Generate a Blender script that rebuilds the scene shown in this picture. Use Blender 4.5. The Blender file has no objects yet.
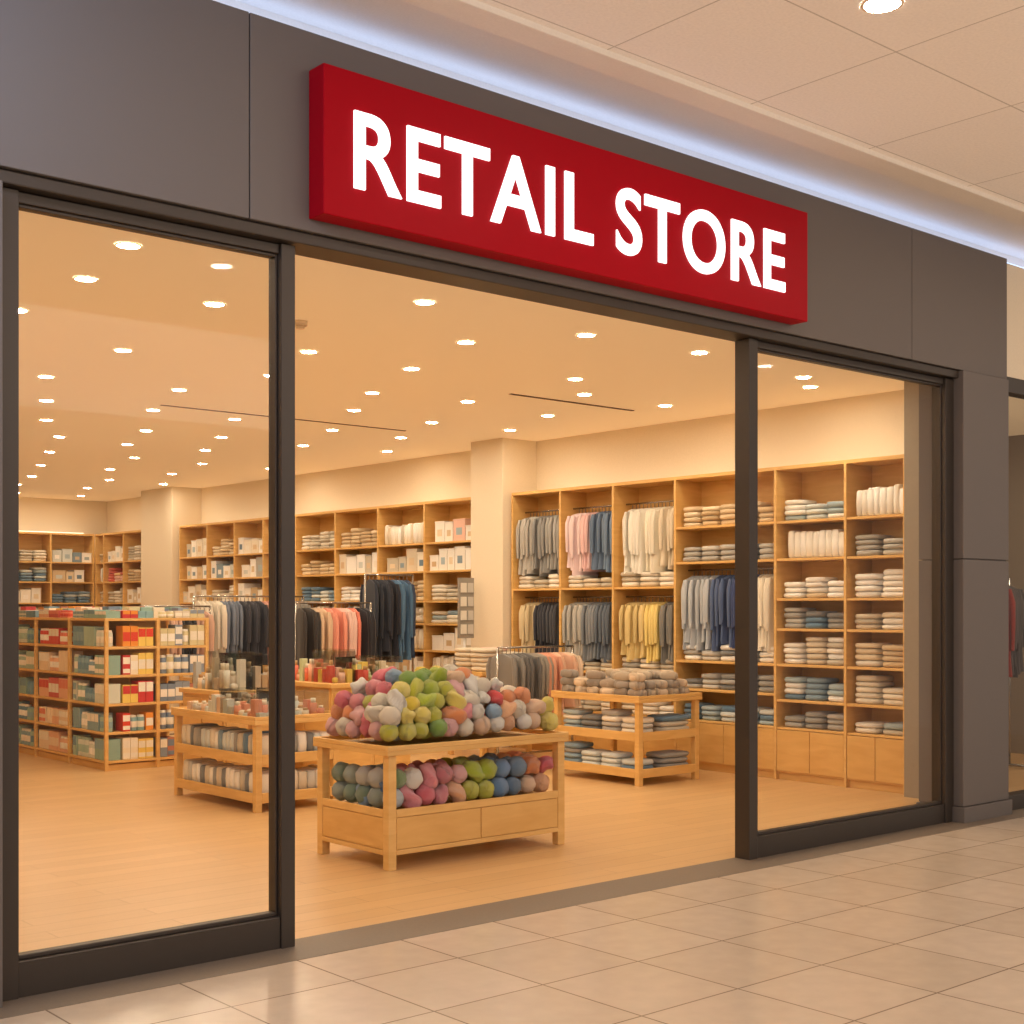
import bpy, bmesh, math, random
from math import sin, cos, pi, radians
from mathutils import Vector, Euler
random.seed(7)
R = random.random
U = random.uniform
def lin(c):
    return tuple(((x/255)/12.92 if x/255 <= 0.04045 else ((x/255+0.055)/1.055)**2.4) for x in c)
sc = bpy.context.scene
sc.view_settings.view_transform = 'Standard'
sc.view_settings.look = 'None'
sc.view_settings.exposure = 0.0

# ---------------------------------------------------------------- materials
def newmat(name):
    m = bpy.data.materials.new(name); m.use_nodes = True
    nt = m.node_tree
    return m, nt, nt.nodes['Principled BSDF']
def plain(name, rgb, rough=0.6, metal=0.0, noise=0.06, nscale=30, bump=0.02, spec=0.5, em=None, es=0):
    m, nt, b = newmat(name)
    L = lin(rgb)
    tc = nt.nodes.new('ShaderNodeTexCoord')
    n = nt.nodes.new('ShaderNodeTexNoise'); n.inputs['Scale'].default_value = nscale; n.inputs['Detail'].default_value = 4
    nt.links.new(tc.outputs['Object'], n.inputs['Vector'])
    mx = nt.nodes.new('ShaderNodeMix'); mx.data_type = 'RGBA'
    mx.inputs[6].default_value = (*[x*(1-noise) for x in L], 1)
    mx.inputs[7].default_value = (*[min(1, x*(1+noise)) for x in L], 1)
    nt.links.new(n.outputs['Fac'], mx.inputs[0]); nt.links.new(mx.outputs[2], b.inputs['Base Color'])
    b.inputs['Roughness'].default_value = rough; b.inputs['Metallic'].default_value = metal
    b.inputs['Specular IOR Level'].default_value = spec
    if em:
        b.inputs['Emission Color'].default_value = (*em, 1); b.inputs['Emission Strength'].default_value = es
    if bump > 0:
        bp = nt.nodes.new('ShaderNodeBump'); bp.inputs['Strength'].default_value = bump*5; bp.inputs['Distance'].default_value = 0.002
        nt.links.new(n.outputs['Fac'], bp.inputs['Height']); nt.links.new(bp.outputs[0], b.inputs['Normal'])
    return m
def emit(name, rgb, s):
    m = bpy.data.materials.new(name); m.use_nodes = True; nt = m.node_tree
    nt.nodes.remove(nt.nodes['Principled BSDF'])
    e = nt.nodes.new('ShaderNodeEmission'); e.inputs[0].default_value = (*rgb, 1); e.inputs[1].default_value = s
    nt.links.new(e.outputs[0], nt.nodes['Material Output'].inputs[0]); return m
def attrmat(name, rough=0.85, bumpscale=150, bump=0.3, sheen=0.2, spec=0.3):
    m, nt, b = newmat(name)
    a = nt.nodes.new('ShaderNodeAttribute'); a.attribute_name = 'Col'
    nt.links.new(a.outputs['Color'], b.inputs['Base Color'])
    b.inputs['Roughness'].default_value = rough
    b.inputs['Sheen Weight'].default_value = sheen
    b.inputs['Specular IOR Level'].default_value = spec
    tc = nt.nodes.new('ShaderNodeTexCoord')
    n = nt.nodes.new('ShaderNodeTexNoise'); n.inputs['Scale'].default_value = bumpscale
    nt.links.new(tc.outputs['Object'], n.inputs['Vector'])
    bp = nt.nodes.new('ShaderNodeBump'); bp.inputs['Strength'].default_value = bump; bp.inputs['Distance'].default_value = 0.003
    nt.links.new(n.outputs['Fac'], bp.inputs['Height']); nt.links.new(bp.outputs[0], b.inputs['Normal'])
    return m
def wood(name, c1, c2, scale=(3, 3, 30), rough=0.45):
    m, nt, b = newmat(name)
    tc = nt.nodes.new('ShaderNodeTexCoord'); mp = nt.nodes.new('ShaderNodeMapping')
    mp.inputs['Scale'].default_value = scale
    n = nt.nodes.new('ShaderNodeTexNoise'); n.inputs['Scale'].default_value = 1.5; n.inputs['Detail'].default_value = 6; n.inputs['Distortion'].default_value = 0.6
    cr = nt.nodes.new('ShaderNodeValToRGB')
    cr.color_ramp.elements[0].position = 0.3; cr.color_ramp.elements[0].color = (*lin(c1), 1)
    cr.color_ramp.elements[1].position = 0.7; cr.color_ramp.elements[1].color = (*lin(c2), 1)
    nt.links.new(tc.outputs['Object'], mp.inputs[0]); nt.links.new(mp.outputs[0], n.inputs['Vector'])
    nt.links.new(n.outputs['Fac'], cr.inputs[0]); nt.links.new(cr.outputs[0], b.inputs['Base Color'])
    b.inputs['Roughness'].default_value = rough
    return m
def tiles(name, c1, c2, cm, w, h, mortar, rough, offs=(0, 0, 0), bump=0.2, brick_off=0.0, noise_amt=0.25, grain=(8, 8, 8), em=None, es=0):
    m, nt, b = newmat(name)
    tc = nt.nodes.new('ShaderNodeTexCoord'); mp = nt.nodes.new('ShaderNodeMapping')
    mp.inputs['Location'].default_value = offs
    br = nt.nodes.new('ShaderNodeTexBrick'); br.offset = brick_off; br.squash = 1
    br.inputs['Scale'].default_value = 1; br.inputs['Brick Width'].default_value = w; br.inputs['Row Height'].default_value = h
    br.inputs['Mortar Size'].default_value = mortar; br.inputs['Mortar Smooth'].default_value = 0.1; br.inputs['Bias'].default_value = 0
    br.inputs['Color1'].default_value = (*lin(c1), 1); br.inputs['Color2'].default_value = (*lin(c2), 1); br.inputs['Mortar'].default_value = (*lin(cm), 1)
    nt.links.new(tc.outputs['Object'], mp.inputs[0]); nt.links.new(mp.outputs[0], br.inputs['Vector'])
    mp2 = nt.nodes.new('ShaderNodeMapping'); mp2.inputs['Scale'].default_value = grain
    nt.links.new(tc.outputs['Object'], mp2.inputs[0])
    n = nt.nodes.new('ShaderNodeTexNoise'); n.inputs['Scale'].default_value = 1; n.inputs['Detail'].default_value = 6
    nt.links.new(mp2.outputs[0], n.inputs['Vector'])
    mr = nt.nodes.new('ShaderNodeMapRange'); mr.inputs[3].default_value = 1-noise_amt; mr.inputs[4].default_value = 1+noise_amt*0.6
    nt.links.new(n.outputs['Fac'], mr.inputs[0])
    mx = nt.nodes.new('ShaderNodeVectorMath'); mx.operation = 'SCALE'
    nt.links.new(br.outputs['Color'], mx.inputs[0]); nt.links.new(mr.outputs[0], mx.inputs['Scale'])
    nt.links.new(mx.outputs[0], b.inputs['Base Color'])
    if em:
        b.inputs['Emission Color'].default_value = (*em, 1); b.inputs['Emission Strength'].default_value = es
    b.inputs['Roughness'].default_value = rough
    bp = nt.nodes.new('ShaderNodeBump'); bp.invert = True; bp.inputs['Strength'].default_value = bump; bp.inputs['Distance'].default_value = 0.003
    nt.links.new(br.outputs['Fac'], bp.inputs['Height']); nt.links.new(bp.outputs[0], b.inputs['Normal'])
    return m

M_wood = wood('oak_wood', (222, 174, 102), (236, 192, 122), (2, 2, 14))
M_woodd = wood('oak_wood_panel', (220, 170, 98), (232, 186, 114), (2, 2, 10))
M_wall = plain('cream_wall_paint', (240, 225, 200), 0.8, nscale=60)
M_ceil_in = plain('cream_ceiling_paint_glow', (246, 232, 206), 0.85, nscale=40, noise=.02, em=(1.0, .68, .37), es=.15)  # paint given a faint warm glow as added fill light
M_fascia = plain('grey_fascia_metal', (112, 104, 100), 0.6, 0.1, noise=0.05, nscale=300, bump=0.05)
M_frame = plain('bronze_frame_metal', (70, 62, 56), 0.42, 0.4, noise=0.03, bump=0)
M_dark = plain('diffuser_shadow_gap', (110, 88, 64), 0.8, bump=0)
M_white = plain('white_plaster', (244, 236, 226), 0.75, nscale=80)
M_red = plain('sign_red_acrylic', (170, 2, 24), 0.45, noise=0.03, bump=0, spec=.1)
M_letters = emit('letter_glow', (1, 0.98, 0.97), 1.8)
M_disc = emit('downlight_glow', (1.0, 0.85, 0.62), 220.0)
M_disc_mall = emit('mall_downlight_glow', (1.0, 0.86, 0.70), 160.0)
M_cove = emit('cove_led', (0.46, 0.62, 1.0), 2.6)
M_uplight = emit('fill_uplight_glow', (1.0, 0.82, 0.58), 2.0)  # glow for the added uplights
M_trim = plain('white_trim_ring', (235, 215, 185), 0.6, bump=0)
M_sill = plain('threshold_stone', (122, 108, 94), 0.5, noise=0.15, nscale=60)
M_cloth = attrmat('woven_fabric')
M_pack = attrmat('printed_card', 0.5, 40, 0.02, 0, 0.5)
M_chrome = plain('rack_metal', (170, 165, 160), 0.25, 0.9, bump=0)
M_floor_in = tiles('laminate_floor', (222, 182, 130), (214, 173, 120), (186, 143, 94), 1.6, 0.16, 0.0024, 0.33, brick_off=0.37, noise_amt=0.10, grain=(2, 25, 1), bump=0.05)
M_floor_out = tiles('mall_floor_tile', (214, 195, 175), (205, 186, 165), (140, 122, 104), 0.58, 0.58, 0.0045, 0.22, offs=(0.22, 0.38, 0), noise_amt=0.14, grain=(9, 9, 9), bump=0.15)
M_ceil_out = tiles('mall_ceiling_tile_glow', (242, 232, 222), (238, 228, 218), (186, 172, 156), 1.12, 0.88, 0.005, 0.85, offs=(-0.3, -0.37, 0), noise_amt=0.18, grain=(60, 60, 60), bump=0.3, em=(1.0, .80, .62), es=.12)  # tiles also glow faintly, added to brighten the mall ceiling

def glassmat(name, base, k, tint):
    m = bpy.data.materials.new(name); m.use_nodes = True; nt = m.node_tree
    nt.nodes.remove(nt.nodes['Principled BSDF'])
    tr = nt.nodes.new('ShaderNodeBsdfTransparent'); tr.inputs[0].default_value = (*tint, 1)
    gl = nt.nodes.new('ShaderNodeBsdfGlossy'); gl.inputs['Roughness'].default_value = 0.02
    fr = nt.nodes.new('ShaderNodeLayerWeight'); fr.inputs['Blend'].default_value = 0.5
    pw = nt.nodes.new('ShaderNodeMath'); pw.operation = 'POWER'; pw.inputs[1].default_value = 5
    ml = nt.nodes.new('ShaderNodeMath'); ml.operation = 'MULTIPLY_ADD'; ml.inputs[1].default_value = k; ml.inputs[2].default_value = base
    nt.links.new(fr.outputs['Facing'], pw.inputs[0]); nt.links.new(pw.outputs[0], ml.inputs[0])
    mx = nt.nodes.new('ShaderNodeMixShader')
    nt.links.new(ml.outputs[0], mx.inputs[0]); nt.links.new(tr.outputs[0], mx.inputs[1]); nt.links.new(gl.outputs[0], mx.inputs[2])
    nt.links.new(mx.outputs[0], nt.nodes['Material Output'].inputs[0]); return m
M_glass = glassmat('storefront_glass', .010, .4, (.985, .985, .98))
M_acryl = glassmat('clear_acrylic', .05, .7, (.93, .94, .93))

m, nt, b = newmat('yarn_wool')
a = nt.nodes.new('ShaderNodeAttribute'); a.attribute_name = 'Col'
nt.links.new(a.outputs['Color'], b.inputs['Base Color']); b.inputs['Roughness'].default_value = 0.9; b.inputs['Sheen Weight'].default_value = 0.5
uv = nt.nodes.new('ShaderNodeUVMap'); uv.uv_map = 'UVMap'
wv = nt.nodes.new('ShaderNodeTexWave'); wv.inputs['Scale'].default_value = 4; wv.inputs['Distortion'].default_value = 1.5; wv.bands_direction = 'DIAGONAL'
nt.links.new(uv.outputs[0], wv.inputs[0])
bp = nt.nodes.new('ShaderNodeBump'); bp.inputs['Strength'].default_value = 0.8; bp.inputs['Distance'].default_value = 0.008
nt.links.new(wv.outputs['Fac'], bp.inputs['Height']); nt.links.new(bp.outputs[0], b.inputs['Normal'])
M_yarn = m

# ---------------------------------------------------------------- mesh builder
def tube(p0, p1, r, n=8, r2=None):
    a = Vector(p0); b = Vector(p1); d = (b-a).normalized(); t = Vector((0, 0, 1)) if abs(d.z) < .9 else Vector((1, 0, 0))
    e1 = d.cross(t).normalized(); e2 = d.cross(e1); r2 = r if r2 is None else r2
    vs = [tuple(q+(e1*cos(2*pi*i/n)+e2*sin(2*pi*i/n))*rr) for q, rr in ((a, r), (b, r2)) for i in range(n)]
    return vs, [(i, (i+1) % n, n+(i+1) % n, n+i) for i in range(n)]+[tuple(range(n)), tuple(range(n, 2*n))]
class MB:
    def __init__(s, T=None):
        s.v = []; s.f = []; s.c = []; s.sm = []; s.uv = []; s.mi = []; s.T = T
    def add(s, vs, fs, col=(.8, .8, .8), smooth=False, uvs=None, mi=0):
        o = len(s.v)
        if s.T: vs = [s.T(*p) for p in vs]
        s.v += vs
        s.uv += uvs if uvs else [(0, 0)]*len(vs)
        for f in fs:
            s.f.append(tuple(i+o for i in f)); s.c.append(col); s.sm.append(smooth and len(f) == 4); s.mi.append(mi)
    def box(s, x0, x1, y0, y1, z0, z1, col=(.8, .8, .8), mi=0):
        vs = [(x0, y0, z0), (x1, y0, z0), (x1, y1, z0), (x0, y1, z0), (x0, y0, z1), (x1, y0, z1), (x1, y1, z1), (x0, y1, z1)]
        s.add(vs, [(0, 3, 2, 1), (4, 5, 6, 7), (0, 1, 5, 4), (1, 2, 6, 5), (2, 3, 7, 6), (3, 0, 4, 7)], col, mi=mi)
    def cyl(s, p0, p1, r, n=10, col=(.8, .8, .8), r2=None, mi=0, smooth=True):
        vs, fs = tube(p0, p1, r, n, r2); s.add(vs, fs, col, smooth, mi=mi)
    def sell(s, c, r, e=0.45, nu=14, nv=7, col=(.8, .8, .8), rot=0.0, jit=0.0, fn=None):
        def sp(x, p): return math.copysign(abs(x)**p, x)
        vs = []
        for j in range(nv+1):
            ph = -pi/2+pi*j/nv
            for i in range(nu):
                th = 2*pi*i/nu
                x = r[0]*sp(cos(ph), e)*sp(cos(th), e); y = r[1]*sp(cos(ph), e)*sp(sin(th), e); z = r[2]*sp(sin(ph), e)
                if jit: z += jit*sin(x*31+c[1]*17)*cos(y*29+c[0]*13)
                vs.append((c[0]+x*cos(rot)-y*sin(rot), c[1]+x*sin(rot)+y*cos(rot), c[2]+z))
        fs = [(j*nu+i, j*nu+(i+1) % nu, (j+1)*nu+(i+1) % nu, (j+1)*nu+i) for j in range(nv) for i in range(nu)]
        s.add(vs, fs, col, True)
    def yarn(s, c, r, col, kind=0):
        E = Euler((U(0, 6), U(0, 6), U(0, 6))).to_matrix()
        nu, nv = 18, 11
        vs = []; uvs = []
        k = U(0, 6)
        for j in range(nv+1):
            ph = -pi/2+pi*j/nv
            for i in range(nu):
                th = 2*pi*i/nu
                if kind == 0:
                    rr = r*(1+0.05*sin(5*th+4*ph+k))
                    p = Vector((cos(ph)*cos(th), cos(ph)*sin(th), sin(ph)))*rr
                else:
                    rr = r*0.8*(1+0.24*cos(3*th+3.2*ph+k))
                    p = Vector((cos(ph)**.7*cos(th)*rr, cos(ph)**.7*sin(th)*rr, sin(ph)*r*1.4))
                vs.append(tuple(Vector(c)+E @ p)); uvs.append((th/2/pi*4 if i else 0, ph*1.6))
        fs = [(j*nu+i, j*nu+(i+1) % nu, (j+1)*nu+(i+1) % nu, (j+1)*nu+i) for j in range(nv) for i in range(nu)]
        s.add(vs, fs, col, True, uvs)
    def garment(s, p, ang, L, W, col, th=0.028, sleeves=True):
        """hangs from p (top of neck); ang = direction of shoulder line"""
        ca, sa = cos(ang), sin(ang)
        rows = [(0, .06, .5), (.03, .25, .7), (.09, .48, .9), (.16, .5, 1), (.35, .46, 1), (.6, .45, 1.1), (.85, .47, 1.2), (1.0, .5, 1.2)]
        n = 18; vs = []; ph = U(0, 6)
        for (zz, hw, tt) in rows:
            for i in range(n):
                t = 2*pi*i/n
                w = hw*W*math.copysign(abs(cos(t))**.8, cos(t))
                fold = 1+0.45*zz*sin(w/W*16+ph+zz*2)
                d = th*tt*.5*math.copysign(abs(sin(t))**.7, sin(t))*fold + .010*zz*sin(w/W*12+ph)
                vs.append((p[0]+w*ca-d*sa, p[1]+w*sa+d*ca, p[2]-zz*L))
        fs = [(j*n+i, j*n+(i+1) % n, (j+1)*n+(i+1) % n, (j+1)*n+i) for j in range(len(rows)-1) for i in range(n)]
        s.add(vs, fs, col, True)
        if sleeves:
            for sg in (-1, 1):
                vs = []; m = 8
                sr = [(.06, .43, .03), (.2, .5, .045), (.45, .51, .038), (.72, .5, .03)]
                for (zz, hw, rr) in sr:
                    for i in range(m):
                        t = 2*pi*i/m
                        w = sg*hw*W+rr*cos(t)*W*1.6; d = rr*.6*sin(t)+.006
                        vs.append((p[0]+w*ca-d*sa, p[1]+w*sa+d*ca, p[2]-zz*L))
                fs = [(j*m+i, j*m+(i+1) % m, (j+1)*m+(i+1) % m, (j+1)*m+i) for j in range(len(sr)-1) for i in range(m)]
                s.add(vs, fs, tuple(x*.95 for x in col), True)
        s.box(p[0]-.003, p[0]+.003, p[1]-.003, p[1]+.003, p[2]-.01, p[2]+.045, (.25, .2, .16))
    def build(s, name, mats, bevel=0, parent=None):
        me = bpy.data.meshes.new(name)
        me.from_pydata(s.v, [], s.f)
        ca = me.color_attributes.new('Col', 'FLOAT_COLOR', 'CORNER')
        uvl = me.uv_layers.new(name='UVMap')
        cols = []; uvs = []
        for f, c in zip(s.f, s.c):
            for i in f:
                cols += [c[0], c[1], c[2], 1]; uvs += list(s.uv[i])
        ca.data.foreach_set('color', cols); uvl.data.foreach_set('uv', uvs)
        me.polygons.foreach_set('use_smooth', s.sm); me.polygons.foreach_set('material_index', s.mi)
        bm = bmesh.new(); bm.from_mesh(me); bmesh.ops.recalc_face_normals(bm, faces=bm.faces); bm.to_mesh(me); bm.free()
        me.update()
        ob = bpy.data.objects.new(name, me); sc.collection.objects.link(ob)
        for mt in (mats if isinstance(mats, (list, tuple)) else [mats]): me.materials.append(mt)
        if bevel:
            bv = ob.modifiers.new('bevel', 'BEVEL'); bv.width = bevel; bv.segments = 2; bv.limit_method = 'ANGLE'
        if parent: ob.parent = parent
        return ob
def one(name, mat, *bx, bevel=0, parent=None):
    b = MB()
    for q in bx: b.box(*q)
    return b.build(name, mat, bevel, parent)
def empty(name):
    e = bpy.data.objects.new(name, None); sc.collection.objects.link(e); return e

# ---------------------------------------------------------------- shell
YS = 5.5         # storefront plane
CI = 3.55        # store ceiling
one('floor', M_floor_in, (0.0, 10.7, 5.62, 23.8, -0.1, 0.0))
one('floor_mall', M_floor_out, (-6, 16, -4, 5.28, -0.1, 0.0))
one('trim_threshold', M_sill, (-6, 16, 5.28, 5.62, -0.1, 0.002))
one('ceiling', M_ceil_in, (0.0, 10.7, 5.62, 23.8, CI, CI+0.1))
one('wall_right', M_wall, (10.52, 10.7, 6.55, 23.8, 0, CI))
one('wall_back', M_wall, (0, 10.52, 23.6, 23.8, 0, CI))
one('wall_left', M_wall, (0.0, 0.15, 5.62, 23.6, 0, CI))
one('wall_divider', plain('grey_divider_paint', (158, 146, 130), .7), (9.98, 10.08, 5.62, 6.5, 0, CI), (10.08, 10.52, 6.42, 6.5, 0, CI))
one('wall_column', M_wall, (10.0, 10.52, 11.78, 12.36, 0, CI), bevel=.005)
one('wall_column.001', M_wall, (10.0, 10.52, 19.98, 21.1, 0, CI), bevel=.005)
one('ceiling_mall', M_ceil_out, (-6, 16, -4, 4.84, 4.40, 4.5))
one('trim_soffit', M_white, (-6, 16, 4.82, 5.0, 4.37, 4.6), (-6, 16, 4.98, 5.8, 4.44, 4.6), bevel=.006)
one('cove_light_strip', M_cove, (-6, 16, 5.52, 5.60, 4.312, 4.325))
one('fill_uplight_strip', M_uplight, (10.36, 10.40, 6.7, 11.7, 2.93, 2.95), (10.36, 10.40, 12.5, 19.8, 2.93, 2.95), (4.1, 10.0, 23.42, 23.46, 2.93, 2.95))  # added strips hidden on shelf tops to brighten wall and ceiling

# storefront fascia + frame
fb = MB()
for a, b_ in zip([-2.0, 0.6, 3.11, 8.455], [0.594, 3.104, 8.449, 9.76]):
    fb.box(a, b_, 5.44, 5.50, 3.375, 4.315)
fb.box(-2, 9.7, 5.46, 5.62, 3.40, 4.305)
fb.build('wall_front_fascia', M_fascia, .003)
one('wall_front_upper', M_white, (-6, 16, 5.625, 5.7, 3.66, 4.6))
one('trim_header', M_frame, (-2, 9.10, 5.46, 5.66, 3.315, 3.37), bevel=.006)
cb = MB()
cb.box(9.10, 9.75, 5.42, 5.80, 1.97, 3.37); cb.box(9.10, 9.75, 5.42, 5.80, 0.12, 1.962); cb.box(9.08, 9.77, 5.40, 5.81, 0, .115)
cb.box(9.12, 9.73, 5.44, 5.78, 0, 3.37)
cb.build('column_right', M_fascia, .004)
one('column_left', M_fascia, (1.3, 1.98, 5.42, 5.70, 0, 3.31), bevel=.004)
def window(name, x0, x1, jl, jr, rail):
    e = empty(name)
    b = MB()
    b.box(x0, x0+jl, YS, YS+.12, 0, 3.31); b.box(x1-jr, x1, YS, YS+.12, 0, 3.31)
    b.box(x0+jl, x1-jr, YS+.01, YS+.11, 0.0, rail)
    b.box(x0+jl, x1-jr, YS+.02, YS+.10, 3.265, 3.31)
    g = .012
    b.box(x0+jl, x0+jl+g, YS+.035, YS+.085, rail, 3.265); b.box(x1-jr-g, x1-jr, YS+.035, YS+.085, rail, 3.265)
    b.box(x0+jl+g, x1-jr-g, YS+.035, YS+.085, rail, rail+.02); b.box(x0+jl+g, x1-jr-g, YS+.035, YS+.085, 3.25, 3.265)
    b.build(name+'_frame', M_frame, .004, e)
    one(name+'_glass', M_glass, (x0+jl+.006, x1-jr-.006, YS+.055, YS+.063, rail+.01, 3.258), parent=e)
window('window_1', 1.995, 3.385, .08, .075, .15)
window('window_2', 6.72, 9.10, .085, .11, .14)

# sign
sg = empty('retail_store_sign')
b = MB(); b.box(3.42, 7.07, 5.31, 5.44, 3.43, 4.13); b.build('sign_panel', M_red, .006, sg)
cu = bpy.data.curves.new('sign_letters', 'FONT'); cu.body = 'RETAIL STORE'; cu.size = 0.5; cu.extrude = 0.006; cu.offset = 0.008
cu.space_character = 1.08
tx = bpy.data.objects.new('sign_letters', cu); sc.collection.objects.link(tx)
tx.rotation_euler = (pi/2, 0, 0); cu.materials.append(M_letters)
bpy.context.view_layer.update()
w, h = tx.dimensions.x, tx.dimensions.y
sx, sz = 3.24/w, .375/h
tx.scale = (sx, sz, 1)
bbx = [v[0] for v in tx.bound_box]; bby = [v[1] for v in tx.bound_box]
tx.location = (3.585-min(bbx)*sx, 5.303, 3.575-min(bby)*sz)
tx.parent = sg

# ---------------------------------------------------------------- ceiling lights
def discs(name, pts, z, r, mat):
    b = MB()
    n = 20
    for (x, y) in pts:
        ring = []
        for rr, zz in ((r*1.15, z-.001), (r*1.14, z-.006), (r, z-.007), (r*.97, z-.003)):
            ring += [(x+rr*cos(2*pi*i/n), y+rr*sin(2*pi*i/n), zz) for i in range(n)]
        fs = [(j*n+i, j*n+(i+1) % n, (j+1)*n+(i+1) % n, (j+1)*n+i) for j in range(3) for i in range(n)]
        b.add(ring, fs, mi=0)
        b.add([(x+r*.97*cos(2*pi*i/n), y+r*.97*sin(2*pi*i/n), z-.005) for i in range(n)], [tuple(range(n-1, -1, -1))], mi=1)
    return b.build(name, [M_trim, mat])
pts = [(3.17, 6.84), (3.3, 7.7), (4.2, 7.8), (5.19, 6.88), (6.2, 7.72), (6.69, 6.96), (7.8, 6.87), (9.3, 7.03), (7.9, 8.35), (4.43, 9.65),
       (1.6, 7.0), (1.5, 9.0), (9.75, 7.3)]
for j, y in enumerate([8.9, 10.0, 11.2, 12.5, 13.8, 15.1, 16.5, 18.0, 19.6, 21.2, 22.7]):
    for i in range(8):
        x = 2.3+i*1.06+(0.5 if j % 2 else 0)
        if x > 9.95 or x < .38*y-.4 or (abs(x-4.43) < .6 and abs(y-9.65) < .8) or (abs(x-7.9) < .6 and y < 9): continue
        pts.append((x+U(-.14, .14), y+U(-.14, .14)))
discs('recessed_downlights', pts, CI, .06, M_disc)
discs('mall_downlights', [(5.38, 3.62), (8.9, 3.62), (1.9, 3.62), (2.0, 1.2), (5.4, 1.2), (8.9, 1.2), (12.4, 3.62), (12.4, 1.2), (-1.5, 1.2), (-1.5, 3.62)], 4.40, .085, M_disc_mall)
one('ceiling_air_diffuser', M_dark, (8.0, 9.6, 9.3, 9.34, CI-.006, CI+.01))
one('ceiling_air_diffuser.001', M_dark, (5.9, 8.8, 12.0, 12.03, CI-.006, CI+.01))
b = MB(); b.cyl((4.9, 7.9, CI-.03), (4.9, 7.9, CI), .05, 16); b.cyl((4.9, 7.9, CI-.05), (4.9, 7.9, CI-.03), .03, 16); b.build('smoke_detector', M_trim)

# ---------------------------------------------------------------- shelving
def C(*c): return lin(c)
NEUT = [C(242, 234, 220), C(234, 224, 206), C(220, 206, 184), C(204, 194, 176), C(246, 240, 230)]
GREY = [C(156, 154, 150), C(180, 176, 170), C(130, 132, 134), C(208, 204, 196)]
BLUE = [C(138, 160, 176), C(108, 136, 160), C(172, 190, 198), C(214, 220, 218)]
WHITE = [C(252, 249, 245), C(246, 241, 233)]
TAN = [C(220, 196, 160), C(208, 182, 144), C(234, 216, 186)]
SOFT = [C(240, 196, 180), C(242, 204, 146), C(218, 108, 92), C(232, 218, 196)]
def stacks(b, u0, u1, z, d0, d1, pal, hmax, two=True, fill=(.7, 1.0)):
    W = u1-u0-.03; n0 = max(1, int(W/.235)); w = W/n0-.012
    u = u0+.02
    for q in range(n0):
        c0 = random.choice(pal); n = max(1, int(round(hmax*U(*fill)/.052))); zz = z
        for k in range(n):
            hh = U(.045, .058)
            if zz+hh > z+hmax: break
            c = c0 if R() < .7 else random.choice(pal)
            f = U(.9, 1.06); c = tuple(min(1, x*f) for x in c)
            b.sell((u+w/2+U(-.005, .005), (d0+d1)/2+U(-.01, .01), zz+hh/2), (w/2*U(.93, 1), (d1-d0)/2*U(.93, 1), hh/2), .42, 12, 6, c, U(-.03, .03), .002)
            zz += hh*.97
        u += w+.012
def rolls(b, u0, u1, z, d0, d1, pal, hmax):
    r = min(.055, hmax/3.2)
    for lay in range(2):
        u = u0+.04+r+lay*r
        while u+r < u1-.03:
            c = random.choice(pal); f = U(.85, 1.1); c = tuple(min(1, x*f) for x in c)
            b.sell((u, (d0+d1)/2, z+r+lay*r*1.75), (r, (d1-d0)/2*.95, r), .75, 12, 7, c)
            u += 2*r*1.02
def books(b, u0, u1, z, d0, d1, pal, h):
    u = u0+.02
    while u < u1-.1:
        w = U(.05, .085)
        c = random.choice(pal); hh = h*U(.85, 1)
        b.sell((u+w/2, (d0+d1)/2, z+hh/2), (w/2, (d1-d0)/2, hh/2), .25, 12, 6, c); u += w+.004
def cartons(b, u0, u1, z, d0, d1, pal, h):
    u = u0+.03
    while u < u1-.16:
        w = U(.13, .24)
        if u+w > u1-.02: w = u1-.02-u
        c = random.choice(pal); hh = h*U(.55, 1)
        b.box(u, u+w, d0, d1, z+.001, z+hh, c)
        b.box(u+w*.25, u+w*.75, d0-.002, d0, z+hh*.3, z+hh*.65, random.choice(WHITE+TAN+BLUE))
        b.box(u-.003, u+w+.003, d0-.004, d1+.003, z+hh, z+hh+.02, tuple(q*.94 for q in c))
        u += w+.014

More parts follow.
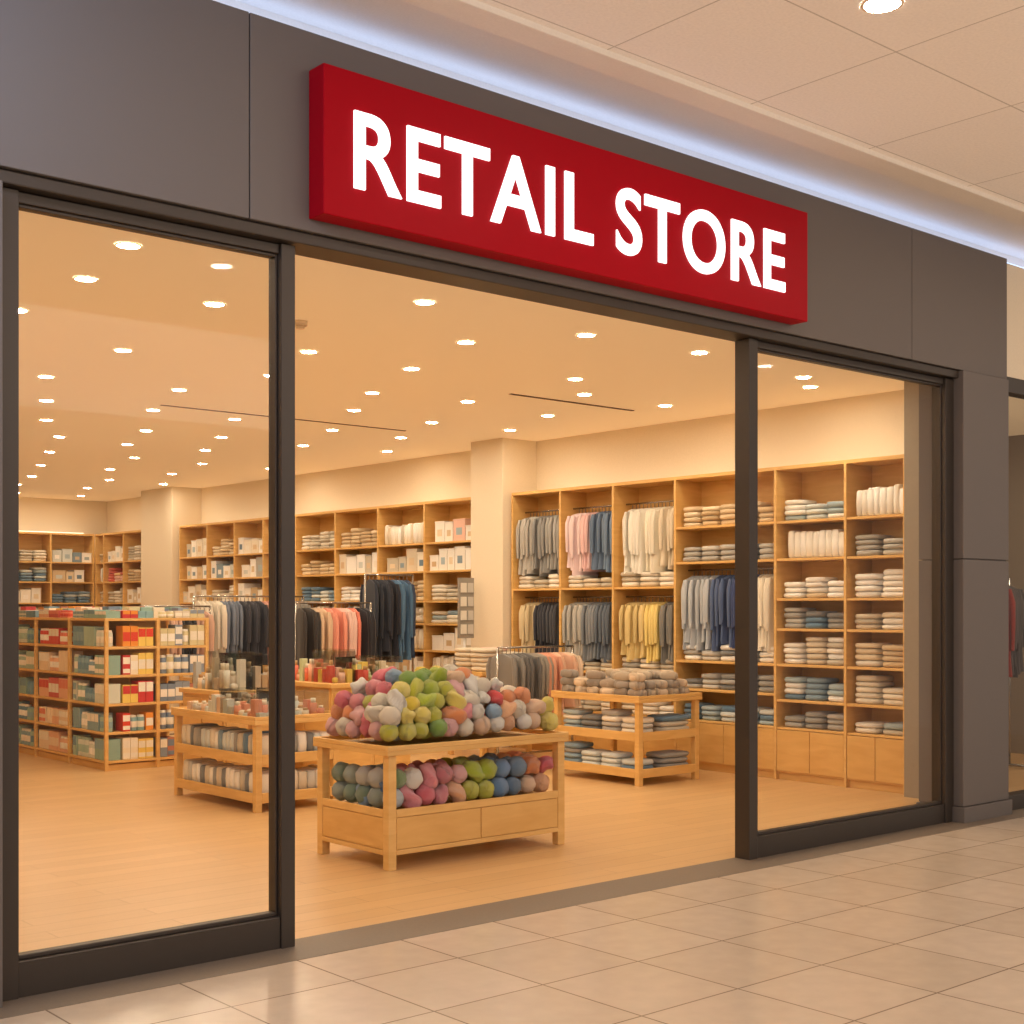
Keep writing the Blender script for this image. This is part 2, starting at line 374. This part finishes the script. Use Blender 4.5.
ZS = [.49, .75, 1.08, 1.41, 1.69, 2.06, 2.41]
TOP = 2.92
def unit(name, T, edges, kinds, depth=.4, vary=.3):
    w = MB(T); f = MB(T); g = MB(T); rr = MB(T); bx = MB(T)
    t = .028
    L0, L1 = edges[0], edges[-1]
    w.box(L0, L1, depth-.015, depth, 0, TOP)          # back
    w.box(L0, L1, 0, depth, TOP-.035, TOP)
    w.box(L0+.02, L1-.02, .04, depth-.02, 0, .07)          # plinth
    for e in edges:
        a = e-t/2 if e not in (L0, L1) else (e if e == L0 else e-t)
        w.box(a, a+t, -.004, depth-.015, 0.0, TOP-.035)
    for (a, b_), k in zip(zip(edges[:-1], edges[1:]), kinds):
        a += t/2; b_ -= t/2
        w.box(a, b_, 0.01, depth-.016, .47, .49)
        w.box(a, b_, 0.012, depth-.016, .07, .09)
        nd = 2
        dw = (b_-a)/nd
        for i in range(nd):
            w.box(a+i*dw+.003, a+(i+1)*dw-.003, 0.0, .02, .085, .465, mi=1)
        if k[0] == 's':
            for i, z in enumerate(ZS):
                if i: w.box(a, b_, .004, depth-.016, z-.024, z)
                nxt = ZS[i+1] if i+1 < len(ZS) else TOP-.03
                pal = k[1][i % len(k[1])] if len(k) > 1 else NEUT
                hm = min(.27, nxt-z-.06)
                if hm < .1: continue
                q = R()
                if len(k) > 2 and i == 6: books(f, a, b_, z, .05, depth-.06, WHITE, .27)
                elif q < .06 and i < 6: rolls(f, a, b_, z, .04, depth-.04, pal, hm)
                elif q < .06+vary*.6: cartons(bx, a, b_, z, .05, depth-.06, pal+WHITE, hm)
                elif q < .06+vary: books(f, a, b_, z, .05, depth-.06, pal+WHITE, hm)
                else: stacks(f, a, b_, z, .04, depth-.05, pal, hm, fill=(.6, 1.0))
        else:
            if k[0] == 'h': levels = [('hang', 2.70, .66, k[1]), ('fold', 1.82, 0, NEUT), ('hang', 1.72, .62, k[2]), ('fold', .92, 0, GREY+NEUT), ('fold', .49, 0, NEUT)]
            else: levels = [('fold', 2.41, 0, TAN), ('fold', 2.06, 0, GREY), ('hang', 1.98, .72, k[1]), ('fold', 1.08, 0, WHITE+GREY), ('fold', .80, 0, GREY), ('fold', .49, 0, BLUE)]
            for kind, z, L, pal in levels:
                if kind == 'fold':
                    if z > .5: w.box(a, b_, .004, depth-.016, z-.024, z)
                    stacks(f, a, b_, z, .04, depth-.05, pal, .17 if z < 2.3 else .24)
                else:
                    rr.add(*tube((a, .19, z), (b_, .19, z), .009), smooth=True)
                    sp = .052; u = a+.07; idx = 0; span = max(3, int((b_-a-.12)/sp/len(pal)))
                    while u < b_-.06:
                        c = pal[min(len(pal)-1, idx//span)]; fct = U(.88, 1.08)
                        c = tuple(min(1, x*fct) for x in c)
                        g.garment((u, .19, z-.055), pi/2+U(-.25, .25), L*U(.9, 1.05), .34, c, .038)
                        u += sp*U(.9, 1.1); idx += 1
    un = w.build(name, [M_wood, M_woodd], .003)
    if f.v: f.build('folded_textiles', M_cloth, parent=un)
    if bx.v: bx.build('gift_cartons', M_pack, .002, parent=un)
    if g.v:
        o = g.build('hanging_shirts', M_cloth, parent=un); rr.build('clothes_rail', M_chrome, parent=un)

gr1 = [C(170, 168, 165), C(148, 148, 148), C(182, 178, 172)]
pk = [C(118, 140, 168), C(104, 124, 152), C(240, 200, 200), C(236, 212, 214)]
cr = [C(228, 214, 190), C(240, 232, 214), C(248, 243, 232)]
dk = [C(70, 72, 80), C(56, 58, 68), C(218, 200, 162)]
gy = [C(104, 114, 128), C(138, 144, 152), C(188, 186, 180)]
yl = [C(136, 134, 130), C(240, 216, 136), C(230, 206, 144)]
nv = [C(240, 230, 212), C(58, 72, 116), C(90, 108, 148), C(190, 196, 204)]
T_right = lambda u, d, z: (10.1+d, u, z)
unit('shelving_unit', T_right, [6.56, 7.18, 7.96, 9.22, 10.10, 10.92, 11.74],
     [('s', [BLUE+NEUT, NEUT, TAN+NEUT, NEUT, WHITE, GREY, WHITE], 'b'), ('s', [GREY, WHITE+BLUE, NEUT+WHITE, GREY+BLUE, WHITE+TAN, WHITE, BLUE[2:]+WHITE]),
      ('m', nv), ('h', cr, yl), ('h', pk, gy), ('h', gr1, dk)], vary=.12)
edges = [12.42, 13.4, 14.4, 15.4, 16.4, 17.3, 18.15, 19.0, 19.92]
unit('shelving_unit', T_right, edges,
     [('s', [NEUT, GREY+NEUT, NEUT, BLUE+NEUT, NEUT, WHITE, SOFT]), ('s', [NEUT, TAN, NEUT]), ('s', [NEUT, GREY, NEUT, BLUE, WHITE, NEUT, TAN]), ('s', [NEUT, BLUE, TAN]),
      ('s', [TAN, NEUT]), ('s', [NEUT, TAN, GREY]), ('s', [TAN, NEUT, BLUE]), ('s', [NEUT, TAN])], vary=.5)
unit('shelving_unit', T_right, [21.2, 22.0, 22.8, 23.15], [('s', [NEUT, TAN]), ('s', [NEUT, SOFT]), ('s', [TAN, NEUT])], vary=.5)
T_back = lambda u, d, z: (u, 23.16+d, z)
unit('shelving_unit', T_back, [4.0, 4.9, 5.8, 6.7, 7.6, 8.5, 9.3, 10.09], [('s', [BLUE, NEUT])]*2+[('s', [NEUT, TAN])]*2+[('s', [BLUE, NEUT, GREY]), ('s', [NEUT, BLUE]), ('s', [BLUE, TAN])], vary=.5)

# ---------------------------------------------------------------- gondola with boxes
def gondola(x0, x1, y0, y1, H):
    w = MB(); p = MB(); t = .035
    zs = [.10, .38, .66, .94, 1.22]
    nb = 4; ny = [y0+(y1-y0)*i/nb for i in range(nb+1)]
    xm = (x0+x1)/2
    for x in (x0, xm-t/2, x1-t):
        for y in ((y0, y1-t)):
            w.box(x, x+t, y, y+t, 0, H)
    for y in ny[1:-1]:
        w.box(x0, x0+t, y-t/2, y+t/2, 0, H); w.box(x1-t, x1, y-t/2, y+t/2, 0, H)
    w.box(x0+.36, x1-.36, y0+.24, y1-.36, .1, H-.01)      # core
    for z in zs+[H]:
        w.box(x0+.005, x1-.005, y0+.005, y1-.005, z-.028, z-.002)
    w.box(x0+.03, x1-.03, y0+.03, y1-.03, .0, .06)
    go = w.build('gondola_shelf', M_wood, .003)
    pr = [[C(212, 80, 66), C(242, 220, 192), C(230, 134, 108), C(208, 96, 88), C(238, 186, 150)],
          [C(140, 172, 186), C(116, 152, 172), C(172, 198, 184), C(218, 222, 210), C(150, 182, 172)],
          [C(226, 70, 46), C(248, 236, 212), C(242, 156, 60), C(246, 214, 110), C(210, 60, 60), C(140, 180, 188)],
          [C(146, 158, 176), C(220, 208, 164), C(124, 142, 166), C(228, 218, 200), C(196, 130, 104)]]
    WH = [C(248, 242, 230), C(244, 236, 220), C(250, 246, 238)]
    def pack(xa, xb, ya, yb, z, h, c, c2, facex, st):
        if st == 3:      # jar with lid
            r = min(xb-xa, yb-ya)/2; cx = xa+r if facex else (xa+xb)/2; cy = (ya+yb)/2 if facex else ya+r
            p.cyl((cx, cy, z), (cx, cy, z+h*.78), r, 12, c); p.cyl((cx, cy, z+h*.78), (cx, cy, z+h*.9), r*.85, 12, c2)
            p.cyl((cx, cy, z+h*.2), (cx, cy, z+h*.55), r*1.02, 12, c2); return
        p.box(xa, xb, ya, yb, z, z+h, c)
        bands = [(.25, .7)] if st == 0 else ([(.08, .3), (.55, .9)] if st == 1 else [(.5, .95)])
        for (q0, q1) in bands:
            if facex: p.box(xa-.002, xa, ya+.002, yb-.002, z+h*q0, z+h*q1, c2)
            else: p.box(xa+.002, xb-.002, ya-.002, ya, z+h*q0, z+h*q1, c2)
    for zi, z in enumerate(zs+[H]):
        top = (z == H)
        h0 = .215 if not top else .09
        for bi in range(nb):
            y = ny[bi]+.03
            pal = pr[1] if bi % 2 == 0 else pr[0]
            while y < ny[bi+1]-.13:
                c = random.choice(pal); c2 = random.choice(WH+pal[:3]); st = random.choice([0, 1, 2, 3, 3]); h = h0*U(.7, 1)
                for _ in range(random.choice([2, 3, 3])):
                    if y > ny[bi+1]-.11: break
                    pack(x0+.02, x0+.17, y, y+.085, z, h, c, c2, True, st); y += .089
        for (a, b_, pal) in ((x0+.19, xm-.03, pr[2]), (xm+.03, x1-.05, pr[3])):
            x = a
            while x < b_-.07:
                c = random.choice(pal); c2 = random.choice(WH+[random.choice(pal)]); st = random.choice([0, 1, 2, 3]); h = h0*U(.75, 1)
                for _ in range(random.choice([1, 2, 2])):
                    if x > b_-.07: break
                    pack(x, x+.078, y0+.02, y0+.18, z, h, c, c2, False, st); x += .082
        if top:
            x = x0+.2
            while x < x1-.12:
                y = y0+.2
                while y < y1-.2:
                    p.box(x, x+.12, y, y+.15, z, z+U(.06, .12), random.choice(WH+pr[1]+pr[2]+pr[3])); y += .17
                x += .135
    p.build('boxed_goods', M_pack, .002, parent=go)
gondola(5.6, 6.72, 12.6, 16.2, 1.5)

# ---------------------------------------------------------------- low display tables
def lowtable(x0, x1, y0, y1, H, mids, pal_list, toppal, name='display_table', topfill=True):
    w = MB(); f = MB(); t = .055
    for x in (x0, x1-t):
        for y in (y0, y1-t): w.box(x, x+t, y, y+t, 0, H-.035)
    w.box(x0-.02, x1+.02, y0-.02, y1+.02, H-.035, H)
    w.box(x0-.02, x1+.02, y0-.02, y0, H, H+.03); w.box(x0-.02, x0, y0, y1, H, H+.03); w.box(x1, x1+.02, y0, y1, H, H+.03); w.box(x0-.02, x1+.02, y1, y1+.02, H, H+.03)
    lv = [.12]+mids
    for z in lv:
        w.box(x0+.004, x1-.004, y0+.004, y1-.004, z-.03, z)
        w.box(x0+t, x1-t, y0, y0+.02, z-.05, z+.03); w.box(x0, x0+.02, y0+t, y1-t, z-.05, z+.03)
    o = w.build(name, M_wood, .004)
    lv2 = lv+[H]
    for i, z in enumerate(lv):
        hm = min(.23, lv2[i+1]-z-.07)
        pal = pal_list[i % len(pal_list)]
        def fill(u0, u1):
            if topfill: stacks(f, u0, u1, z+.001, 0, .26, pal, hm, fill=(.55, .95))
            else: books(f, u0, u1, z+.001, 0, .26, pal, hm*.85)
        f.T = lambda u, d, z_: (x0+.03+d, y0+u, z_)
        fill(.03, y1-y0-.03)
        f.T = lambda u, d, z_: (x0+u, y0+.03+d, z_)
        fill(.32, x1-x0-.03)
    if topfill:
        f.T = None
        y = y0+.1
        while y < y1-.06:
            x = x0+.09
            while x < x1-.07:
                for k in range(random.choice([2, 2, 3, 3])):
                    c = random.choice(toppal); fc = U(.85, 1.1)
                    a = U(-.5, .5); c = tuple(min(1, q*fc) for q in c)
                    f.sell((x+U(-.01, .01), y+U(-.01, .01), H+.045+k*.072), (.062, .08, .044), .7, 12, 7, c, a)
                    f.sell((x-.04*cos(a), y-.04*sin(a), H+.05+k*.072), (.022, .084, .042), .7, 10, 6, tuple(q*.85 for q in c), a)
                x += .14
            y += .18
    f.T = None
    f.build('folded_socks', M_cloth, parent=o)
    return o
lowtable(8.75, 9.56, 8.42, 9.55, .78, [.45], [BLUE+GREY, GREY+NEUT+BLUE], [C(200, 182, 160), C(178, 162, 146), C(216, 194, 168), C(160, 150, 140)])
ta = lowtable(5.35, 6.12, 9.27, 10.65, .72, [.42], [GREY+NEUT, GREY+NEUT+BLUE], NEUT+BLUE, topfill=False)

def counter(x0, x1, y0, y1, H, name):
    b = MB()
    b.box(x0+.03, x1-.03, y0+.03, y1-.03, 0.0, .08); b.box(x0, x1, y0, y1, .08, H-.04); b.box(x0-.03, x1+.03, y0-.03, y1+.03, H-.04, H)
    for i in range(2):
        d = (x1-x0)/2
        b.box(x0+i*d+.02, x0+(i+1)*d-.02, y0-.012, y0, .12, H-.08, mi=1)
    d = (y1-y0)/2
    for i in range(2): b.box(x0-.012, x0, y0+i*d+.02, y0+(i+1)*d-.02, .12, H-.08, mi=1)
    return b.build(name, [M_wood, M_woodd], .004)
c1 = counter(6.85, 7.75, 10.5, 11.4, .9, 'sales_counter')
c2_ = counter(6.02, 6.7, 11.0, 11.8, .84, 'sales_counter')
def jars(x0, x1, y0, y1, z, pal, hmax, parent, bins=2):
    b = MB(); a = MB()
    nb = bins; wx = (x1-x0)/nb; wy = (y1-y0)/2
    for i in range(nb):
        for j in range(2):
            ax, bx, ay, by = x0+i*wx+.01, x0+(i+1)*wx-.01, y0+j*wy+.01, y0+(j+1)*wy-.01
            if (i+j) % 2 == 0 or j == 0:
                hh = hmax*U(.8, 1.15); t = .004
                a.box(ax, bx, ay, ay+t, z, z+hh); a.box(ax, bx, by-t, by, z, z+hh); a.box(ax, ax+t, ay+t, by-t, z, z+hh); a.box(bx-t, bx, ay+t, by-t, z, z+hh)
            P = random.sample(pal, min(3, len(pal)))
            x = ax+.045
            while x < bx-.03:
                y = ay+.045
                while y < by-.03:
                    h = U(.05, hmax*.85); r = U(.026, .034); c = random.choice(P)
                    q = R()
                    if q < .35: b.box(x-r, x+r, y-r, y+r, z, z+h, c)
                    elif q < .6: b.sell((x, y, z+r*1.0), (r, r, r), .8, 10, 6, c)
                    else:
                        b.cyl((x, y, z), (x, y, z+h*.75), r, 12, c)
                        b.cyl((x, y, z+h*.75), (x, y, z+h), r*.7, 12, random.choice([C(235, 225, 205), C(190, 150, 100)]))
                    y += .074
                x += .074
    b.build('cosmetic_jars', M_pack, parent=parent); a.build('acrylic_bins', M_acryl, parent=parent)
jars(6.9, 7.7, 10.55, 11.35, .9, [C(240, 176, 146), C(244, 230, 206), C(230, 120, 94), C(200, 212, 170), C(240, 196, 180), C(246, 214, 110), C(220, 90, 80)], .26, c1, 3)
jars(6.05, 6.67, 11.05, 11.75, .84, [C(236, 216, 190), C(220, 200, 180), C(186, 188, 188), C(240, 234, 224), C(214, 180, 144)], .36, c2_, 2)
jars(5.40, 6.07, 9.32, 10.6, .72, [C(235, 220, 200), C(215, 180, 150), C(190, 182, 170), C(205, 210, 205), C(226, 150, 120)], .19, ta, 2)

# ---------------------------------------------------------------- garment racks
def rack(x0, x1, y, z, pal, L, W=.42):
    b = MB()
    for x in (x0, x1):
        b.cyl((x, y, 0.03), (x, y, z), .014, 10); b.cyl((x, y-.25, .03), (x, y+.25, .03), .014, 10)
    b.cyl((x0, y, z), (x1, y, z), .011, 10); b.cyl((x0, y, .12), (x1, y, .12), .01, 8)
    for x in (x0, x1):
        for s in (-.24, .24): b.cyl((x, y+s, 0), (x, y+s, .03), .02, 10)
    o = b.build('garment_rack', M_chrome)
    g = MB(); x = x0+.06; i = 0; n = (x1-x0-.1)/.055
    while x < x1-.05:
        c = pal[min(len(pal)-1, int(i/n*len(pal)))]; f = U(.8, 1.1)
        g.garment((x, y, z-.06), pi/2+U(-.3, .3), L*U(.9, 1.05), W, tuple(min(1, q*f) for q in c), .035)
        x += .055; i += 1
    g.build('hanging_garments', M_cloth, parent=o)
rack(8.0, 9.02, 13.0, 1.66, [C(60, 56, 56), C(236, 204, 172), C(232, 156, 136), C(240, 202, 192), C(230, 134, 114), C(48, 48, 56)], .8)
rack(9.15, 9.85, 13.3, 2.0, [C(52, 56, 68), C(44, 46, 58), C(88, 124, 160), C(58, 72, 98)], .95, .4)
rack(6.9, 7.8, 14.6, 1.62, [C(70, 70, 70), C(220, 180, 160), C(60, 60, 66), C(210, 170, 150)], .7)
rack(8.0, 9.6, 15.4, 1.75, [C(240, 230, 214), C(120, 130, 150), C(60, 60, 70), C(232, 170, 150), C(150, 146, 140)], .8)
rack(8.72, 9.75, 10.35, 1.2, [C(136, 132, 128), C(108, 106, 106), C(166, 158, 148), C(226, 164, 138), C(236, 192, 166), C(240, 216, 192)], .62)
b = MB()
for x in (9.1, 9.75):
    for y in (11.05, 11.6): b.box(x, x+.05, y, y+.05, 0, .88)
b.box(9.07, 9.83, 11.02, 11.68, .88, .92); b.box(9.1, 9.8, 11.06, 11.64, .3, .33)
o = b.build('display_table', M_wood, .004)
f = MB(T=lambda u, d, z: (9.1+u, 11.05+d, z)); stacks(f, 0, .7, .921, 0, .28, SOFT[:2]+NEUT, .28); stacks(f, 0, .7, .921, .3, .56, SOFT[:2]+NEUT, .28); f.build('folded_knitwear', M_cloth, parent=o)

# ---------------------------------------------------------------- yarn table
x0, x1, y0, y1, H = 4.78, 6.24, 6.70, 7.5, .76
w = MB(); t = .06
for x in (x0, x1-t):
    for y in (y0, y1-t): w.box(x, x+t, y, y+t, 0, H-.061)
w.box(x0-.02, x1+.02, y0-.02, y1+.02, H-.06, H-.03)
w.box(x0-.02, x1+.02, y0-.02, y0+.005, H-.03, H); w.box(x0-.02, x1+.02, y1-.005, y1+.02, H-.03, H)
w.box(x0-.02, x0+.005, y0+.005, y1-.005, H-.03, H); w.box(x1-.005, x1+.02, y0+.005, y1-.005, H-.03, H)
w.box(x0+.013, x1-.01, y0+.013, y1-.01, .10, .345)
w.box(x0+t, x1-t, y0, y0+.013, .32, .37); w.box(x0, x0+.013, y0+t, y1-t, .32, .37)
w.box(x0+t, x1-t, y0+.0, y0+.013, .09, .12); w.box(x0, x0+.013, y0+t, y1-t, .09, .12)
xm = (x0+x1)/2
w.box(x0+t+.003, xm-.003, y0+.002, y0+.013, .123, .317, mi=1); w.box(xm+.003, x1-t-.003, y0+.002, y0+.013, .123, .317, mi=1)
w.box(x0+.002, x0+.013, y0+t+.003, y1-t-.003, .123, .317, mi=1)
yt = w.build('yarn_display_table', [M_wood, M_woodd], .004)
yl_ = MB()
PINK = [C(248, 150, 158), C(252, 190, 188), C(240, 110, 126)]; CREAM = [C(254, 244, 222), C(250, 236, 212), C(255, 250, 238)]
LIME = [C(216, 216, 50), C(186, 204, 40), C(238, 232, 100), C(136, 180, 50)]; YEL = [C(255, 224, 60), C(254, 234, 110)]
PEACH = [C(255, 190, 136), C(255, 214, 176), C(255, 158, 92)]; REDC = [C(234, 34, 26)]; BLU = [C(150, 184, 214), C(214, 228, 238), C(110, 150, 196)]
GRN = [C(96, 136, 96), C(130, 162, 104)]
def topcol(s):
    if s < .2: P = PINK*2+CREAM+PEACH
    elif s < .34: P = CREAM*2+LIME+PINK+BLU[:2]
    elif s < .52: P = LIME*3+YEL*2
    elif s < .66: P = PEACH*2+CREAM+YEL+PINK
    elif s < .8: P = PEACH+REDC*2+BLU+CREAM*2
    elif s < .9: P = BLU+CREAM+PINK+PEACH
    else: P = LIME*2+YEL*2
    return random.choice(P)
def sview(x, y):  # position along the table's long diagonal
    return max(0, min(1, ((x-x0)*.76-(y-y0)*.65+.52)/(1.11+.52)))
for lay, (mx_, my_, zz) in enumerate([(.085, .085, 0), (.10, .10, .085), (.15, .14, .165), (.23, .20, .245), (.34, .26, .315)]):
    nx = int((x1-x0-2*mx_)/.108); ny_ = max(2, int((y1-y0-2*my_)/.108))
    for i in range(nx+1):
        for j in range(ny_+1):
            x = x0+mx_+(x1-x0-2*mx_)*i/nx; y = y0+my_+(y1-y0-2*my_)*j/ny_
            if lay == 4 and (x > x0+.85 or R() < .25): continue
            if lay == 3 and (x > x1-.42 or R() < .08): continue
            if lay == 2 and (x > x1-.2): continue
            if lay == 1 and .1 < i/nx < .9 and .15 < j/ny_ < .85: continue
            yl_.yarn((x+U(-.02, .02), y+U(-.02, .02), H+.045+zz+U(-.008, .015)), U(.054, .068), topcol(sview(x, y)), 1 if R() < .5 and lay else 0)
mz = min(p[2] for p in yl_.v); yl_.v = [(p[0], p[1], p[2]-mz+H+.001) for p in yl_.v]
yl_.build('yarn_ball_pile', M_yarn)
y2 = MB()
seq = [GRN+BLU, CREAM+PINK, PINK, [C(226, 130, 140)], PINK+PEACH, LIME[:2]+YEL[:1], LIME[:2], BLU, [C(110, 140, 170)]+CREAM, PEACH, PEACH+PINK, [C(240, 132, 84)]+PEACH]
for lay in range(2):
    for i in range(11):
        for j in range(3):
            x = x0+.10+(x1-x0-.24)*i/10
            if lay % 2: x += .03
            y2.yarn((x, y0+.1+j*.14+U(-.01, .01), .42+lay*.118+U(-.005, .008)), U(.06, .07), random.choice(seq[i]), 1 if R() < .3 else 0)
    for j in range(4):
        y2.yarn((x0+.09, y0+.24+j*.135, .42+lay*.118), .066, random.choice([C(240, 222, 200), C(170, 184, 170), C(210, 210, 200), C(130, 156, 130)]), 0)
y2.build('yarn_skeins', M_yarn, parent=yt)

# leaflet stand near column
b = MB(); b.box(9.70, 9.92, 12.2, 12.23, 1.25, 1.95, C(150, 144, 136)); b.cyl((9.81, 12.24, 0), (9.81, 12.24, 1.9), .015, 10); b.cyl((9.81, 12.24, 0), (9.81, 12.24, .02), .15, 20)
for i in range(4): b.box(9.72, 9.80, 12.185, 12.2, 1.3+i*.16, 1.41+i*.16, C(226, 222, 212)); b.box(9.82, 9.90, 12.185, 12.2, 1.3+i*.16, 1.41+i*.16, C(200, 196, 190))
b.build('leaflet_stand', M_pack)

# ---------------------------------------------------------------- neighbouring shop
one('wall_neighbour_fascia', M_wall, (9.77, 14, 5.5, 5.6, 3.42, 4.31))
e = empty('window_3')
one('window_3_frame', M_frame, (9.77, 14, 5.5, 5.62, 3.30, 3.42), (9.77, 9.86, 5.5, 5.62, 0, 3.3), (9.86, 14, 5.5, 5.62, 0, .12), bevel=.004, parent=e)
one('window_3_glass', M_glass, (9.86, 14, 5.55, 5.556, .12, 3.3), parent=e)
one('floor_neighbour', M_floor_in, (10.72, 14, 5.62, 8.6, -.1, 0), (10.1, 10.72, 5.62, 6.4, -.1, 0))
one('wall_neighbour', plain('taupe_wall', (140, 124, 106), .8), (10.72, 14, 8.5, 8.6, 0, 3.5), (13.9, 14, 5.62, 8.5, 0, 3.5))
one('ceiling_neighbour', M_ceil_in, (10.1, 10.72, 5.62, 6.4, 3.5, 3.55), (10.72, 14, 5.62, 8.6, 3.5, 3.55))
rack(11.3, 12.6, 7.0, 1.9, [C(40, 38, 40), C(60, 52, 50), C(150, 60, 50), C(90, 80, 76)], .9)
discs('neighbour_downlights', [(11.6, 6.6), (12.6, 6.6), (11.9, 7.6)], 3.5, .06, M_disc)

# ---------------------------------------------------------------- lights
def area(name, loc, rot, size, sy, energy, col):
    l = bpy.data.lights.new(name, 'AREA'); l.shape = 'RECTANGLE'; l.size = size; l.size_y = sy; l.energy = energy; l.color = col
    o = bpy.data.objects.new(name, l); sc.collection.objects.link(o); o.location = loc; o.rotation_euler = rot; return o
area('mall_fill_light', (5, -1.5, 4.2), (radians(35), 0, 0), 8, 2, 200, (1, .88, .76))  # added general fill for the mall side, out of view
area('skylight', (0.7, 4.2, 4.3), (radians(62), 0, radians(-20)), 1.8, .4, 45, (.40, .62, 1.0))
wd = bpy.data.worlds.new('World'); sc.world = wd; wd.use_nodes = True
wd.node_tree.nodes['Background'].inputs[0].default_value = (1.0, .87, .76, 1); wd.node_tree.nodes['Background'].inputs[1].default_value = .6

# ---------------------------------------------------------------- camera
cd = bpy.data.cameras.new('camera'); cam = bpy.data.objects.new('camera', cd); sc.collection.objects.link(cam)
cam.location = (0, 0, 1.6); A = math.atan2(1568, 1350)
cam.rotation_euler = (pi/2, 0, A-pi/2)
cd.sensor_width = 36; cd.lens = 1350/1024*36; cd.shift_y = (608-512)/1024
sc.camera = cam
